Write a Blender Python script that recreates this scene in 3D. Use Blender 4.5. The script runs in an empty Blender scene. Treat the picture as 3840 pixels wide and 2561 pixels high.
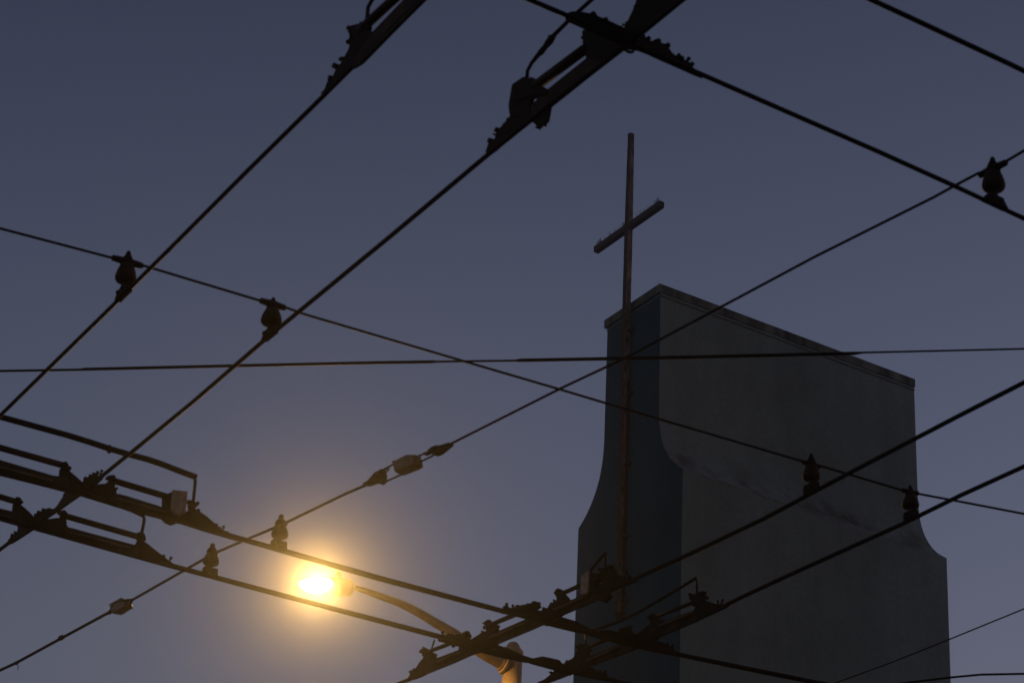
import bpy, bmesh, math, random
from mathutils import Vector, Matrix, noise

random.seed(7)
scene = bpy.context.scene
COL = scene.collection

# ------------------------------------------------------------------ camera
F_PX = 10800.0            # focal length in photo pixels (3840 wide)
CX, CY = 1920.0, 1280.5
CAM_H = 1.65
_u = Vector((950, 19900, -F_PX)).normalized()      # world up seen in camera axes
_f = Vector((0, 0, -1))
_y = (_f - _f.dot(_u) * _u).normalized()
_x = _y.cross(_u)
ROT = Matrix((_x, _y, _u))                         # camera axes -> world
CAM = Vector((0, 0, CAM_H))
cam_data = bpy.data.cameras.new('camera')
cam_data.sensor_width = 36.0
cam_data.lens = 36.0 * F_PX / 3840.0
cam_data.clip_start = 0.1
cam_data.clip_end = 3000
cam_data.dof.use_dof = True
cam_data.dof.focus_distance = 22.0
cam_data.dof.aperture_fstop = 13.0
cam = bpy.data.objects.new('camera', cam_data)
cam.matrix_world = Matrix.Translation(CAM) @ ROT.to_4x4()
COL.objects.link(cam)
scene.camera = cam

# ------------------------------------------------------------------ sky
world = bpy.data.worlds.new("World")
scene.world = world
world.use_nodes = True
wn, wl = world.node_tree.nodes, world.node_tree.links
bg = wn['Background']
sky = wn.new('ShaderNodeTexSky')
sky.sky_type = 'NISHITA'
sky.sun_disc = False
SUN_EL, SUN_ROT = math.radians(2.0), math.radians(60)
sky.sun_elevation = SUN_EL
sky.sun_rotation = SUN_ROT
sky.altitude = 20
sky.air_density = 1.6
sky.dust_density = 2.5
sky.ozone_density = 1.5
tint = wn.new('ShaderNodeMix')
tint.data_type = 'RGBA'
tint.blend_type = 'MULTIPLY'
tint.inputs[0].default_value = 1.0
wl.new(sky.outputs[0], tint.inputs[6])
# dusk colour of the clear sky by height above the horizon
geo = wn.new('ShaderNodeTexCoord')
sep = wn.new('ShaderNodeSeparateXYZ')
wl.new(geo.outputs['Generated'], sep.inputs[0])
cr = wn.new('ShaderNodeValToRGB')
E_ = cr.color_ramp.elements
E_[0].position, E_[0].color = 0.30, (1.14, 1.11, 1.72, 1)
E_[1].position, E_[1].color = 0.95, (0.45, 0.45, 0.78, 1)
for p_, k_ in ((0.37, 1.17), (0.477, 0.95), (0.578, 0.67)):
    e_ = E_.new(p_)
    e_.color = (0.93 * k_, 0.91 * k_, 1.42 * k_, 1)
wl.new(sep.outputs[2], cr.inputs[0])
wl.new(cr.outputs[0], tint.inputs[7])
wl.new(tint.outputs[2], bg.inputs[0])
bg.inputs[1].default_value = 0.15

# the last of the sun: faint, soft and low
sd = bpy.data.lights.new('sun', 'SUN')
sd.energy = 0.03
sd.angle = math.radians(15)
sd.color = (1.0, 0.86, 0.74)
sun = bpy.data.objects.new('sun', sd)
sun.rotation_euler = (math.radians(84), 0, math.radians(-75))
COL.objects.link(sun)

scene.view_settings.view_transform = 'Standard'
scene.view_settings.look = 'None'
scene.view_settings.exposure = 0
scene.view_settings.gamma = 1
scene.cycles.volume_bounces = 0
scene.cycles.max_bounces = 6

# ------------------------------------------------------------------ helpers
def ray(px, py):
    return (ROT @ Vector((px - CX, CY - py, -F_PX))).normalized()

def at_z(px, py, z):
    d = ray(px, py)
    return CAM + d * ((z - CAM_H) / d.z)

def at_plane(px, py, p, n):
    d = ray(px, py)
    return CAM + d * ((p - CAM).dot(n) / d.dot(n))

def to_px(p):
    c = ROT.transposed() @ (p - CAM)
    return (CX + F_PX * c.x / -c.z, CY - F_PX * c.y / -c.z)

def zone(x0, y0, s):
    return lambda pts: [(x0 + x * s, y0 + y * s) for x, y in pts]

def put(name, bm, mat, parent=None, smooth=False):
    me = bpy.data.meshes.new(name)
    bmesh.ops.recalc_face_normals(bm, faces=bm.faces)
    bm.to_mesh(me)
    bm.free()
    if smooth:
        me.polygons.foreach_set('use_smooth', [True] * len(me.polygons))
    if mat:
        me.materials.append(mat)
    o = bpy.data.objects.new(name, me)
    COL.objects.link(o)
    if parent is not None:
        o.parent = parent
        o.matrix_parent_inverse = Matrix.Translation(parent.location).inverted()
    return o

def tag(o, label, cat, group=None):
    o['label'] = label
    o['category'] = cat
    if group:
        o['group'] = group
    return o

def thing(name, loc, label, cat, group=None):
    o = bpy.data.objects.new(name, None)
    o.location = loc
    o.empty_display_size = 0.1
    COL.objects.link(o)
    return tag(o, label, cat, group)

def structure(o):
    o['kind'] = 'structure'
    return o

def add_tube(bm, pts, r, seg=10, cap=True):
    """a round tube through world points; r is a radius or one radius per point"""
    pts = [Vector(p) for p in pts]
    n = len(pts)
    rs = r if isinstance(r, (list, tuple)) else [r] * n
    rings = []
    t0 = (pts[1] - pts[0]).normalized()
    ref = Vector((0, 0, 1)) if abs(t0.z) < 0.9 else Vector((1, 0, 0))
    side = t0.cross(ref).normalized()
    for i, p in enumerate(pts):
        t = (pts[min(i + 1, n - 1)] - pts[max(i - 1, 0)]).normalized()
        side = (side - t * side.dot(t)).normalized()
        up = t.cross(side)
        rings.append([bm.verts.new(p + (side * math.cos(a) + up * math.sin(a)) * rs[i])
                      for a in [2 * math.pi * k / seg for k in range(seg)]])
    for a, b in zip(rings, rings[1:]):
        for k in range(seg):
            bm.faces.new((a[k], a[(k + 1) % seg], b[(k + 1) % seg], b[k]))
    if cap:
        bm.faces.new(rings[0])
        bm.faces.new(rings[-1])

def add_lathe(bm, base, prof, seg=24, axis=Vector((0, 0, 1))):
    """prof: (radius, height along axis)"""
    axis = axis.normalized()
    ref = Vector((1, 0, 0)) if abs(axis.x) < 0.8 else Vector((0, 1, 0))
    s = axis.cross(ref).normalized()
    u = axis.cross(s)
    rings = []
    for r, h in prof:
        c = base + axis * h
        if r < 1e-6:
            rings.append([bm.verts.new(c)])
        else:
            rings.append([bm.verts.new(c + (s * math.cos(a) + u * math.sin(a)) * r)
                          for a in [2 * math.pi * k / seg for k in range(seg)]])
    for a, b in zip(rings, rings[1:]):
        for k in range(seg):
            q = [a[k % len(a)], a[(k + 1) % len(a)], b[(k + 1) % len(b)], b[k % len(b)]]
            v = []
            for w in q:
                if w not in v:
                    v.append(w)
            if len(v) > 2:
                bm.faces.new(v)
    if len(rings[0]) > 1:
        bm.faces.new(rings[0])
    if len(rings[-1]) > 1:
        bm.faces.new(rings[-1])

def add_box(bm, c, ax, ay, az, bevel=0.0):
    c = Vector(c)
    v = [bm.verts.new(c + ax * i + ay * j + az * k) for i in (-1, 1) for j in (-1, 1) for k in (-1, 1)]
    fs = [bm.faces.new([v[i] for i in q]) for q in
          ((0, 1, 3, 2), (4, 6, 7, 5), (0, 4, 5, 1), (2, 3, 7, 6), (0, 2, 6, 4), (1, 5, 7, 3))]
    if bevel:
        es = {e for f in fs for e in f.edges}
        bmesh.ops.bevel(bm, geom=list(es), offset=bevel, segments=2, affect='EDGES')

def smooth_outline(P, it=1):
    """cut the corners of a closed outline a little, as worn castings have them"""
    for _ in range(it):
        Q = []
        for a, b in zip(P, P[1:] + P[:1]):
            Q += [a.lerp(b, 0.1), a.lerp(b, 0.9)]
        P = Q
    return P

def add_slab(bm, P, n, t, bevel=0.0015, soft=1):
    """a flat casting: outline P (world), thickness t along n, softened rims"""
    P = smooth_outline([Vector(p) for p in P], soft) if soft else [Vector(p) for p in P]
    N = len(P)
    c = sum(P, Vector()) / N
    def ring(off, shrink):
        out = []
        for i, p in enumerate(P):
            a, b = P[i - 1], P[(i + 1) % N]
            e = (b - a).normalized()
            inward = n.cross(e)
            if shrink:
                # keep the inward side consistent with the polygon's winding
                out.append(bm.verts.new(p + inward * shrink * wind + n * off))
            else:
                out.append(bm.verts.new(p + n * off))
        return out
    area = Vector()
    for a, b in zip(P, P[1:] + P[:1]):
        area += (a - c).cross(b - c)
    wind = 1 if area.dot(n) > 0 else -1
    h = t / 2
    bv = min(bevel, t * 0.3)
    rings = [ring(-h, bv), ring(-h + bv, 0), ring(h - bv, 0), ring(h, bv)]
    for a, b in zip(rings, rings[1:]):
        for i in range(N):
            bm.faces.new((a[i], a[(i + 1) % N], b[(i + 1) % N], b[i]))
    f1 = bm.faces.new(rings[0])
    f2 = bm.faces.new(rings[-1])
    bmesh.ops.triangulate(bm, faces=[f1, f2])

# ------------------------------------------------------------------ materials
def mat(name, base, rough=0.6, metal=0.0, var=0.25, scale=30.0, bump=0.15, base2=None, stretch=None, spec=0.5):
    m = bpy.data.materials.new(name)
    m.use_nodes = True
    n, l = m.node_tree.nodes, m.node_tree.links
    p = n['Principled BSDF']
    tc = n.new('ShaderNodeTexCoord')
    mp = n.new('ShaderNodeMapping')
    l.new(tc.outputs['Object'], mp.inputs[0])
    if stretch:
        mp.inputs['Scale'].default_value = stretch
    nz = n.new('ShaderNodeTexNoise')
    nz.inputs['Scale'].default_value = scale
    nz.inputs['Detail'].default_value = 6
    nz.inputs['Roughness'].default_value = 0.65
    l.new(mp.outputs[0], nz.inputs['Vector'])
    r = n.new('ShaderNodeValToRGB')
    r.color_ramp.elements[0].position = 0.3
    r.color_ramp.elements[1].position = 0.7
    b2 = base2 or tuple(min(1, c * (1 + 2 * var)) for c in base)
    r.color_ramp.elements[0].color = (*[c * (1 - var) for c in base], 1)
    r.color_ramp.elements[1].color = (*b2, 1)
    l.new(nz.outputs['Fac'], r.inputs[0])
    l.new(r.outputs[0], p.inputs['Base Color'])
    p.inputs['Roughness'].default_value = rough
    p.inputs['Metallic'].default_value = metal
    p.inputs['Specular IOR Level'].default_value = spec
    if bump:
        b = n.new('ShaderNodeBump')
        b.inputs['Strength'].default_value = bump
        b.inputs['Distance'].default_value = 0.002
        l.new(nz.outputs['Fac'], b.inputs['Height'])
        l.new(b.outputs[0], p.inputs['Normal'])
    return m

M_wire = mat('grooved_copper_wire', (0.008, 0.006, 0.005), 0.6, 0.0, spec=0.12)
M_cable = mat('black_cable_sheath', (0.008, 0.007, 0.007), 0.6, spec=0.12)
M_strand = mat('steel_strand', (0.010, 0.009, 0.008), 0.6, spec=0.12)
M_cast = mat('dark_bronze_casting', (0.012, 0.008, 0.006), 0.7, 0.0, 0.4, 60, 0.3, spec=0.12)
M_beam = mat('weathered_runner', (0.022, 0.014, 0.010), 0.7, 0.0, 0.5, 14, 0.3, base2=(0.06, 0.040, 0.026), spec=0.15)
M_rail = mat('highlight_rail_edge', (0.10, 0.065, 0.04), 0.6, 0.0, 0.5, 14, 0.2, base2=(0.22, 0.15, 0.10), spec=0.2)  # pale tone paints in the highlight streak along the beams
M_rod = mat('resin_rod', (0.018, 0.011, 0.008), 0.6, 0.0, 0.3, 40, 0.2, spec=0.15)
M_bell = mat('brown_porcelain', (0.026, 0.013, 0.009), 0.75, 0.0, 0.25, 25, 0.05, spec=0.2)
M_cover = mat('lamplit_grey_housing', (0.36, 0.26, 0.18), 0.6, 0.0, 0.3, 45, 0.2)  # warm lamplight falling on the grey boxes is put into this colour
M_strain = mat('glazed_strain_block', (0.15, 0.085, 0.03), 0.4, 0.0, 0.4, 40, 0.1)
M_pole = mat('painted_pole_steel', (0.30, 0.20, 0.11), 0.5, 0.0, 0.25, 8, 0.1)
M_rust = mat('rusty_cross_steel', (0.045, 0.026, 0.022), 0.7, 0.0, 0.5, 9, 0.4, base2=(0.09, 0.06, 0.05), spec=0.15)
M_rustb = mat('peeling_cross_paint', (0.05, 0.028, 0.024), 0.7, 0.0, 0.6, 12, 0.4, base2=(0.36, 0.27, 0.22), stretch=(1, 1, 0.35), spec=0.15)

# ------------------------------------------------------------------ church tower
TH = math.radians(57.8)
B = Vector((-math.cos(TH), math.sin(TH), 0))     # along the narrow front, to the left
G = Vector((math.sin(TH), math.cos(TH), 0))      # along the long side, to the right
CT = Vector((2.631, 44.923, 25.672 + CAM_H))     # top front corner of the coping

def T(b, g, z):
    return CT + B * b + G * g + Vector((0, 0, z))

def wall_material(name, base, dirt, teal=0.0):
    m = bpy.data.materials.new(name)
    m.use_nodes = True
    n, l = m.node_tree.nodes, m.node_tree.links
    p = n['Principled BSDF']
    p.inputs['Roughness'].default_value = 0.85
    p.inputs['Specular IOR Level'].default_value = 0.2
    tc = n.new('ShaderNodeTexCoord')
    def nz(scale, det, st=(1, 1, 1)):
        mp = n.new('ShaderNodeMapping')
        mp.inputs['Scale'].default_value = st
        l.new(tc.outputs['Object'], mp.inputs[0])
        t = n.new('ShaderNodeTexNoise')
        t.inputs['Scale'].default_value = scale
        t.inputs['Detail'].default_value = det
        t.inputs['Roughness'].default_value = 0.7
        l.new(mp.outputs[0], t.inputs['Vector'])
        return t
    def ramp(src, a, b, c0, c1):
        r = n.new('ShaderNodeValToRGB')
        r.color_ramp.elements[0].position = a
        r.color_ramp.elements[1].position = b
        r.color_ramp.elements[0].color = (*c0, 1)
        r.color_ramp.elements[1].color = (*c1, 1)
        l.new(src, r.inputs[0])
        return r
    def mul(a, b, f=1.0):
        x = n.new('ShaderNodeMix')
        x.data_type = 'RGBA'
        x.blend_type = 'MULTIPLY'
        x.inputs[0].default_value = f
        l.new(a, x.inputs[6])
        l.new(b, x.inputs[7])
        return x.outputs[2]
    big = ramp(nz(0.5, 3).outputs['Fac'], 0.35, 0.65, [c * 0.9 for c in base], [c * 1.1 for c in base])
    streak = ramp(nz(2.2, 5, (1, 1, 0.12)).outputs['Fac'], 0.35, 0.6, (1 - dirt,) * 3, (1, 1, 1))
    grain = ramp(nz(14, 9).outputs['Fac'], 0.3, 0.7, (0.80, 0.80, 0.82), (1.10, 1.09, 1.07))
    o = mul(mul(big.outputs[0], streak.outputs[0]), grain.outputs[0])
    l.new(o, p.inputs['Base Color'])
    bp = n.new('ShaderNodeBump')
    bp.inputs['Strength'].default_value = 0.35
    bp.inputs['Distance'].default_value = 0.02
    l.new(nz(35, 6).outputs['Fac'], bp.inputs['Height'])
    l.new(bp.outputs[0], p.inputs['Normal'])
    return m, mul, nz, ramp

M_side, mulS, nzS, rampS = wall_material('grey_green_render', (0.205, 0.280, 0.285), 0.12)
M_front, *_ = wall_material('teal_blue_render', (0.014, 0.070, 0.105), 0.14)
M_coping, *_ = wall_material('stained_coping', (0.17, 0.20, 0.18), 0.85)

# grime on the flare: patches that follow the cove itself
_n, _l = M_side.node_tree.nodes, M_side.node_tree.links
_p = _n['Principled BSDF']
_src = _p.inputs['Base Color'].links[0].from_socket
_tc = _n.new('ShaderNodeTexCoord')
_sp = _n.new('ShaderNodeSeparateXYZ')
_l.new(_tc.outputs['Object'], _sp.inputs[0])
_mr = _n.new('ShaderNodeMapRange')
_mr.interpolation_type = 'SMOOTHSTEP'
_mr.inputs['From Min'].default_value = -4.02
_mr.inputs['From Max'].default_value = -3.95
_l.new(_sp.outputs[2], _mr.inputs[0])
_mr2 = _n.new('ShaderNodeMapRange')
_mr2.interpolation_type = 'SMOOTHSTEP'
_mr2.inputs['From Min'].default_value = -2.9
_mr2.inputs['From Max'].default_value = -3.75
_l.new(_sp.outputs[2], _mr2.inputs[0])
_mm = _n.new('ShaderNodeMath')
_mm.operation = 'MULTIPLY'
_l.new(_mr.outputs[0], _mm.inputs[0])
_l.new(_mr2.outputs[0], _mm.inputs[1])
_g = nzS(1.6, 7, (1, 1, 0.8))
_gr = rampS(_g.outputs['Fac'], 0.45, 0.66, (0, 0, 0), (1, 1, 1))
_mm2 = _n.new('ShaderNodeMath')
_mm2.operation = 'MULTIPLY'
_l.new(_mm.outputs[0], _mm2.inputs[0])
_l.new(_gr.outputs[0], _mm2.inputs[1])
_mx = _n.new('ShaderNodeMix')
_mx.data_type = 'RGBA'
_l.new(_mm2.outputs[0], _mx.inputs[0])
_l.new(_src, _mx.inputs[6])
_mx.inputs[7].default_value = (0.05, 0.048, 0.042, 1)
_l.new(_mx.outputs[2], _p.inputs['Base Color'])

tower = thing('church_tower', T(0.8, 3, -CT.z), 'tall grey and teal church tower with flared shoulders, behind the street lamp', 'tower')
FL = [(0, -2.55), (0.025, -2.82), (0.07, -3.05), (0.145, -3.27), (0.25, -3.47), (0.385, -3.66), (0.545, -3.82), (0.735, -3.965)]
def fine(FL):
    out = []
    for i in range(len(FL) - 1):
        for k in range(4):
            t = k / 4
            p0, p1, p2, p3 = FL[max(i - 1, 0)], FL[i], FL[i + 1], FL[min(i + 2, len(FL) - 1)]
            f = lambda a, b, c, d: 0.5 * ((2 * b) + (-a + c) * t + (2 * a - 5 * b + 4 * c - d) * t * t + (-a + 3 * b - 3 * c + d) * t ** 3)
            out.append((f(p0[0], p1[0], p2[0], p3[0]), f(p0[1], p1[1], p2[1], p3[1])))
    return out + [FL[-1]]
FL = fine(FL)
BW, GL = 1.665, 5.92
right = [(0.02, -0.15)] + [(-d, z) for d, z in FL] + [(-0.74, -CT.z)]
left = [(BW, -0.15)] + [(BW + d, z) for d, z in FL] + [(BW + 0.74, -CT.z)]
def tower_strip(line, g0, g1, name, m):
    bm = bmesh.new()
    a = [bm.verts.new(T(b, g0, z)) for b, z in line]
    c = [bm.verts.new(T(b, g1, z)) for b, z in line]
    for i in range(len(line) - 1):
        bm.faces.new((a[i], a[i + 1], c[i + 1], c[i]))
    o = put(name, bm, m, tower, smooth=False)
    return o
def recentre(o, origin):
    """move an object's own origin so that Object texture coordinates count from it"""
    inv = Matrix.Translation(-origin)
    o.data.transform(inv)
    w = Matrix.Translation(origin)
    o.matrix_parent_inverse = Matrix.Identity(4)
    o.location = origin - (o.parent.location if o.parent else Vector())
    return o
def side_wall(line, name):
    # a long wall with real thickness following the flared line
    bm = bmesh.new()
    inner = [((b + 0.3 if line is right else b - 0.3), z) for b, z in line]
    vs = {}
    NG = 12
    rows = []
    for L_ in (line, inner):
        rows.append([[bm.verts.new(T(b, GL * k / NG, z)) for k in range(NG + 1)] for b, z in L_])
    for R_ in rows:
        for i in range(len(R_) - 1):
            for k in range(NG):
                bm.faces.new((R_[i][k], R_[i + 1][k], R_[i + 1][k + 1], R_[i][k + 1]))
    for i in range(len(rows[0]) - 1):
        for k in (0, NG):
            bm.faces.new((rows[0][i][k], rows[0][i + 1][k], rows[1][i + 1][k], rows[1][i][k]))
    for i in (0, -1):
        for k in range(NG):
            bm.faces.new((rows[0][i][k], rows[0][i][k + 1], rows[1][i][k + 1], rows[1][i][k]))
    o = put(name, bm, M_side, tower)
    recentre(o, CT)
    return o
side_wall(right, 'side_wall')
side_wall(left, 'side_wall')
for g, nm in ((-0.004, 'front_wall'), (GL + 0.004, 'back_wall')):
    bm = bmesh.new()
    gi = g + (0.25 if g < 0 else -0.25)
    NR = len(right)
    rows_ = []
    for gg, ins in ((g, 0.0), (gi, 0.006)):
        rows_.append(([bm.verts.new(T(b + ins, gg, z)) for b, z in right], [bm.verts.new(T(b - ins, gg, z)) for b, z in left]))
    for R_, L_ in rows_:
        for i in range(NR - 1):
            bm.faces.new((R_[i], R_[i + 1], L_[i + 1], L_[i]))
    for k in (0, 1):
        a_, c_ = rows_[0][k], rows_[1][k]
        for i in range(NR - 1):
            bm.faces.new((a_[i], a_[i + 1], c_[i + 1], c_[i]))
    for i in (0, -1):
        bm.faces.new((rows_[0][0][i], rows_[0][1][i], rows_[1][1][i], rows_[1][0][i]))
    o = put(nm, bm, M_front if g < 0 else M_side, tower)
    recentre(o, CT)
# coping: a slab with a small drip lip
bm = bmesh.new()
def ring_box(bm, b0, b1, g0, g1, z0, z1, jit=0.0):
    nb, ng = 14, 46
    def col(z):
        pts = []
        for i in range(ng):
            pts.append((b0, g0 + (g1 - g0) * i / ng))
        for i in range(nb):
            pts.append((b0 + (b1 - b0) * i / nb, g1))
        for i in range(ng):
            pts.append((b1, g1 - (g1 - g0) * i / ng))
        for i in range(nb):
            pts.append((b1 - (b1 - b0) * i / nb, g0))
        out = []
        for k, (b, g) in enumerate(pts):
            w = noise.noise(Vector((b * 2.1, g * 2.1, z * 3))) * jit
            out.append(bm.verts.new(T(b + w, g + w, z + w)))
        return out
    a, c = col(z0), col(z1)
    n_ = len(a)
    for i in range(n_):
        bm.faces.new((a[i], a[(i + 1) % n_], c[(i + 1) % n_], c[i]))
    bm.faces.new(a)
    bm.faces.new(c)
ring_box(bm, 0.002, BW + 0.07, -0.035, GL + 0.02, -0.165, 0.0, 0.010)
o = put('coping', bm, M_coping, tower)
recentre(o, CT)
bm = bmesh.new()
ring_box(bm, -0.004, BW + 0.02, -0.014, GL + 0.01, -0.235, -0.222, 0.002)
o = put('shadow_band', bm, M_side, tower)
recentre(o, CT)

# ------------------------------------------------------------------ cross on the tower
cross = thing('cross', T(1.09, -0.085, -6.2), 'tall thin rusty cross mounted on the narrow front of the church tower', 'cross')
PO = -0.085
bm = bmesh.new()
NZ = 60
zs = [-6.1 + (3.64 + 6.1) * i / NZ for i in range(NZ + 1)]
secs = []
for z in zs:
    w = 0.055 if z < 1.6 else 0.055 - 0.012 * (z - 1.6) / 2.1
    jb = noise.noise(Vector((0, 3, z * 1.7))) * 0.004
    secs.append([bm.verts.new(T(0.955 + jb + sx * w, PO + sy * w, z)) for sx, sy in ((-1, -1), (1, -1), (1, 1), (-1, 1))])
for a, c in zip(secs, secs[1:]):
    for k in range(4):
        bm.faces.new((a[k], a[(k + 1) % 4], c[(k + 1) % 4], c[k]))
bm.faces.new(secs[0])
bm.faces.new(secs[-1])
po = put('post', bm, M_rust, cross)
po.data.materials.append(M_rustb)
for fc in po.data.polygons:
    if fc.normal.dot(-B) > 0.9:
        fc.material_index = 1        # lighter peeling paint on the right face only
bm = bmesh.new()
add_box(bm, T(0.965, PO + 0.004, 1.605), B * 1.045, G * 0.056, Vector((0, 0, 0.064)), 0.006)
put('crossbar', bm, M_rust, cross)
bm = bmesh.new()
add_box(bm, T(0.98, -0.02, -3.9), B * 0.10, G * 0.014, Vector((0, 0, 2.3)))
add_box(bm, T(1.065, -0.04, -3.9), B * 0.008, G * 0.03, Vector((0, 0, 2.3)))
add_box(bm, T(0.89, -0.04, -3.9), B * 0.008, G * 0.03, Vector((0, 0, 2.3)))
put('mounting_channel', bm, M_rust, cross)
for z in (-0.6, -1.9, -3.3, -4.7, -5.9):
    bm = bmesh.new()
    add_box(bm, T(0.96, -0.05, z), B * 0.115, G * 0.045, Vector((0, 0, 0.018)), 0.004)
    add_box(bm, T(0.82, -0.03, z + 0.02), B * 0.03, G * 0.025, Vector((0, 0, 0.03)), 0.004)
    put('bracket', bm, M_rust, cross)
bm = bmesh.new()
for k in range(120):
    b = -0.06 + 2.05 * k / 119
    if abs(b - 0.96) < 0.08:
        continue
    tilt = random.uniform(-0.05, 0.05)
    h = random.uniform(0.05, 0.10)
    s = T(b, PO + random.uniform(-0.04, 0.04), 1.66)
    add_tube(bm, [s, s + B * tilt + G * random.uniform(-0.05, 0.05) + Vector((0, 0, h))], 0.0026, 4)
for b, z in ((1.9, 1.68), (1.12, 1.68), (0.1, 1.68)):
    for a in (-0.05, 0.05, 0.0):
        add_tube(bm, [T(b, PO, z - 0.02), T(b + a, PO, z + 0.11)], 0.006, 5)
for z in (2.95, 0.9, 3.68):
    add_tube(bm, [T(0.99, PO, z), T(1.07, PO, z + 0.01)], 0.008, 6)
o = put('bird_spikes', bm, M_rust, cross)
o['kind'] = 'stuff'

# ------------------------------------------------------------------ overhead wires
ZC = CAM_H + 4.0

def wire_line(pts, z, ext=9.0):
    """pixels on the level plane z -> world line, run on past both ends of the view"""
    W = [at_z(x, y, z if not callable(z) else z(x)) for x, y in pts]
    a = (W[0] - W[1]).normalized()
    b = (W[-1] - W[-2]).normalized()
    return [W[0] + a * ext] + W + [W[-1] + b * ext]

def densify(W, step=0.35, sag=0.0):
    out = []
    for a, b in zip(W, W[1:]):
        n = max(1, int((b - a).length / step))
        for k in range(n):
            out.append(a.lerp(b, k / n))
    return out + [W[-1]]

WP = {
 'A': [(9, 1551), (420, 1150), (671, 900), (1212, 361), (1583, -5)],
 'B': [(0, 2060), (129, 1963), (312, 1840), (491, 1696), (732, 1500), (993, 1275), (1140, 1154), (1831, 583), (2070, 392), (2335, 186), (2568, -5)],
 'C': [(0, 1772), (241, 1835), (304, 1851), (504, 1912), (687, 1957), (900, 2019), (1000, 2047), (1408, 2163), (1884, 2290), (2042, 2327), (2323, 2402), (2395, 2422), (2548, 2454), (2800, 2506), (3103, 2566)],
 'D': [(0, 1942), (71, 1962), (134, 1979), (495, 2080), (647, 2121), (900, 2189), (1000, 2216), (1612, 2376), (1864, 2440), (1962, 2465), (2064, 2496), (2149, 2519), (2280, 2546), (2360, 2566)],
 'E': [(3840, 1434), (3600, 1556), (3176, 1778), (2868, 1943), (2600, 2070), (2431, 2146), (2361, 2178), (2225, 2243), (2106, 2298), (2042, 2327), (1860, 2402), (1785, 2435), (1580, 2528), (1498, 2560)],
 'F': [(3840, 1748), (3600, 1857), (3385, 1963), (2972, 2148), (2780, 2238), (2689, 2284), (2457, 2384), (2395, 2421), (2211, 2490), (2149, 2519), (2040, 2558), (1980, 2582)],
 'G': [(1978, -2), (2125, 60), (2400, 180), (2650, 290), (3300, 571), (3575, 694), (3840, 818)],
 'H': [(3265, -3), (3440, 78), (3797, 244), (3840, 265)],
}
wire_labels = {
 'A': 'black trolley wire slanting from the upper left section insulator down to the left edge',
 'B': 'black trolley wire running from the large top crossing down to the lower left crossings',
 'C': 'upper of the two trolley wires passing either side of the glowing lamp',
 'D': 'lower of the two trolley wires, passing just below the glowing lamp',
 'E': 'upper of the two trolley wires running from the lamp pole past the tower side',
 'F': 'lower of the two trolley wires running from the lamp pole past the tower side',
 'G': 'black trolley wire falling from the large top crossing to the right edge insulator',
 'H': 'short black trolley wire cutting across the top right corner',
}
WR = {'A': 0.0062, 'B': 0.0066, 'C': 0.0085, 'D': 0.0085, 'E': 0.0075, 'F': 0.0075, 'G': 0.0066, 'H': 0.0068}
for k, pts in WP.items():
    bm = bmesh.new()
    W = densify(wire_line(pts, ZC, ext=(9.0)))
    off = 31.7 * (ord(k) - 64)
    W = [w + Vector((noise.noise(Vector((w.x * 1.3, w.y * 1.3, off))), noise.noise(Vector((w.x * 1.3, w.y * 1.3, off + 9))), 0)) * 0.0035 for w in W]
    rr = WR[k]
    if k in 'CD':
        # heavier, worn wire between the crossings
        rr = [0.0088 + 0.0016 * max(0.0, 1 - abs(to_px(w)[0] - 1400) / 650.0) for w in W]
    add_tube(bm, W, rr, 10)
    o = put('contact_wire', bm, M_wire, smooth=True)
    tag(o, wire_labels[k], 'trolley wire', 'trolley contact wires overhead')

def wire_y(k, x):
    P = sorted(WP[k])
    for (x0, y0), (x1, y1) in zip(P, P[1:]):
        if x0 <= x <= x1:
            return y0 + (y1 - y0) * (x - x0) / (x1 - x0)

def vertical_hit(base, y):
    """height above base on the vertical through it where the view line of image row y passes"""
    lo, hi = -0.1, 0.6
    for _ in range(40):
        m = (lo + hi) / 2
        if to_px(base + Vector((0, 0, m)))[1] > y:
            lo = m
        else:
            hi = m
    return (lo + hi) / 2

# insulators: wire, base x, top y, span y, span, label
INS = [
 ('A', 463, 942, 982, 1, 'brown bell insulator on the upper left trolley wire, leftmost on the descending span wire'),
 ('B', 1012, 1116, 1141, 1, 'brown bell insulator second from the left on the descending span wire'),
 ('G', 3729, 590, 634, 2, 'black bell insulator near the right edge, high above the tower'),
 ('E', 3043, 1701, 1741, 1, 'brown bell insulator in front of the middle of the tower side'),
 ('F', 3416, 1819, 1844, 1, 'brown bell insulator in front of the right edge of the tower'),
 ('C', 1044, 1929, 1972, 2, 'glowing bell insulator just left of and above the lit street lamp'),
 ('D', 786, 2037, 2082, 2, 'dark bell insulator on the lower trolley wire, left of the lit street lamp'),
]
BR = [40, 40, 44, 33, 32, 32, 30]
S1 = [(0, 857), (400, 962), (482, 982), (551, 1000), (700, 1045), (940, 1117), (1022, 1141), (1080, 1156), (1140, 1178), (1731, 1352), (2107, 1462), (2340, 1532), (3005, 1728), (3036, 1738), (3085, 1749), (3374, 1835), (3408, 1844), (3444, 1851), (3600, 1880), (3840, 1926)]
S2 = [(0, 2512), (61, 2484), (230, 2392), (418, 2290)]
S2b = [(490, 2252), (576, 2203), (759, 2099), (786, 2083), (826, 2064), (1000, 1990), (1046, 1970), (1082, 1954), (1300, 1849), (1373, 1818)]
S2c = [(1692, 1663), (2107, 1454), (2352, 1339), (3054, 964), (3500, 741), (3582, 696), (3665, 652), (3725, 634), (3760, 613), (3840, 566)]
INFO = []
for (k, x, ty, sy, sp, lab), br in zip(INS, BR):
    base = at_z(x, wire_y(k, x), ZC)
    H = vertical_hit(base, ty)
    INFO.append((base, H, vertical_hit(base, sy), br))
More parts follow.
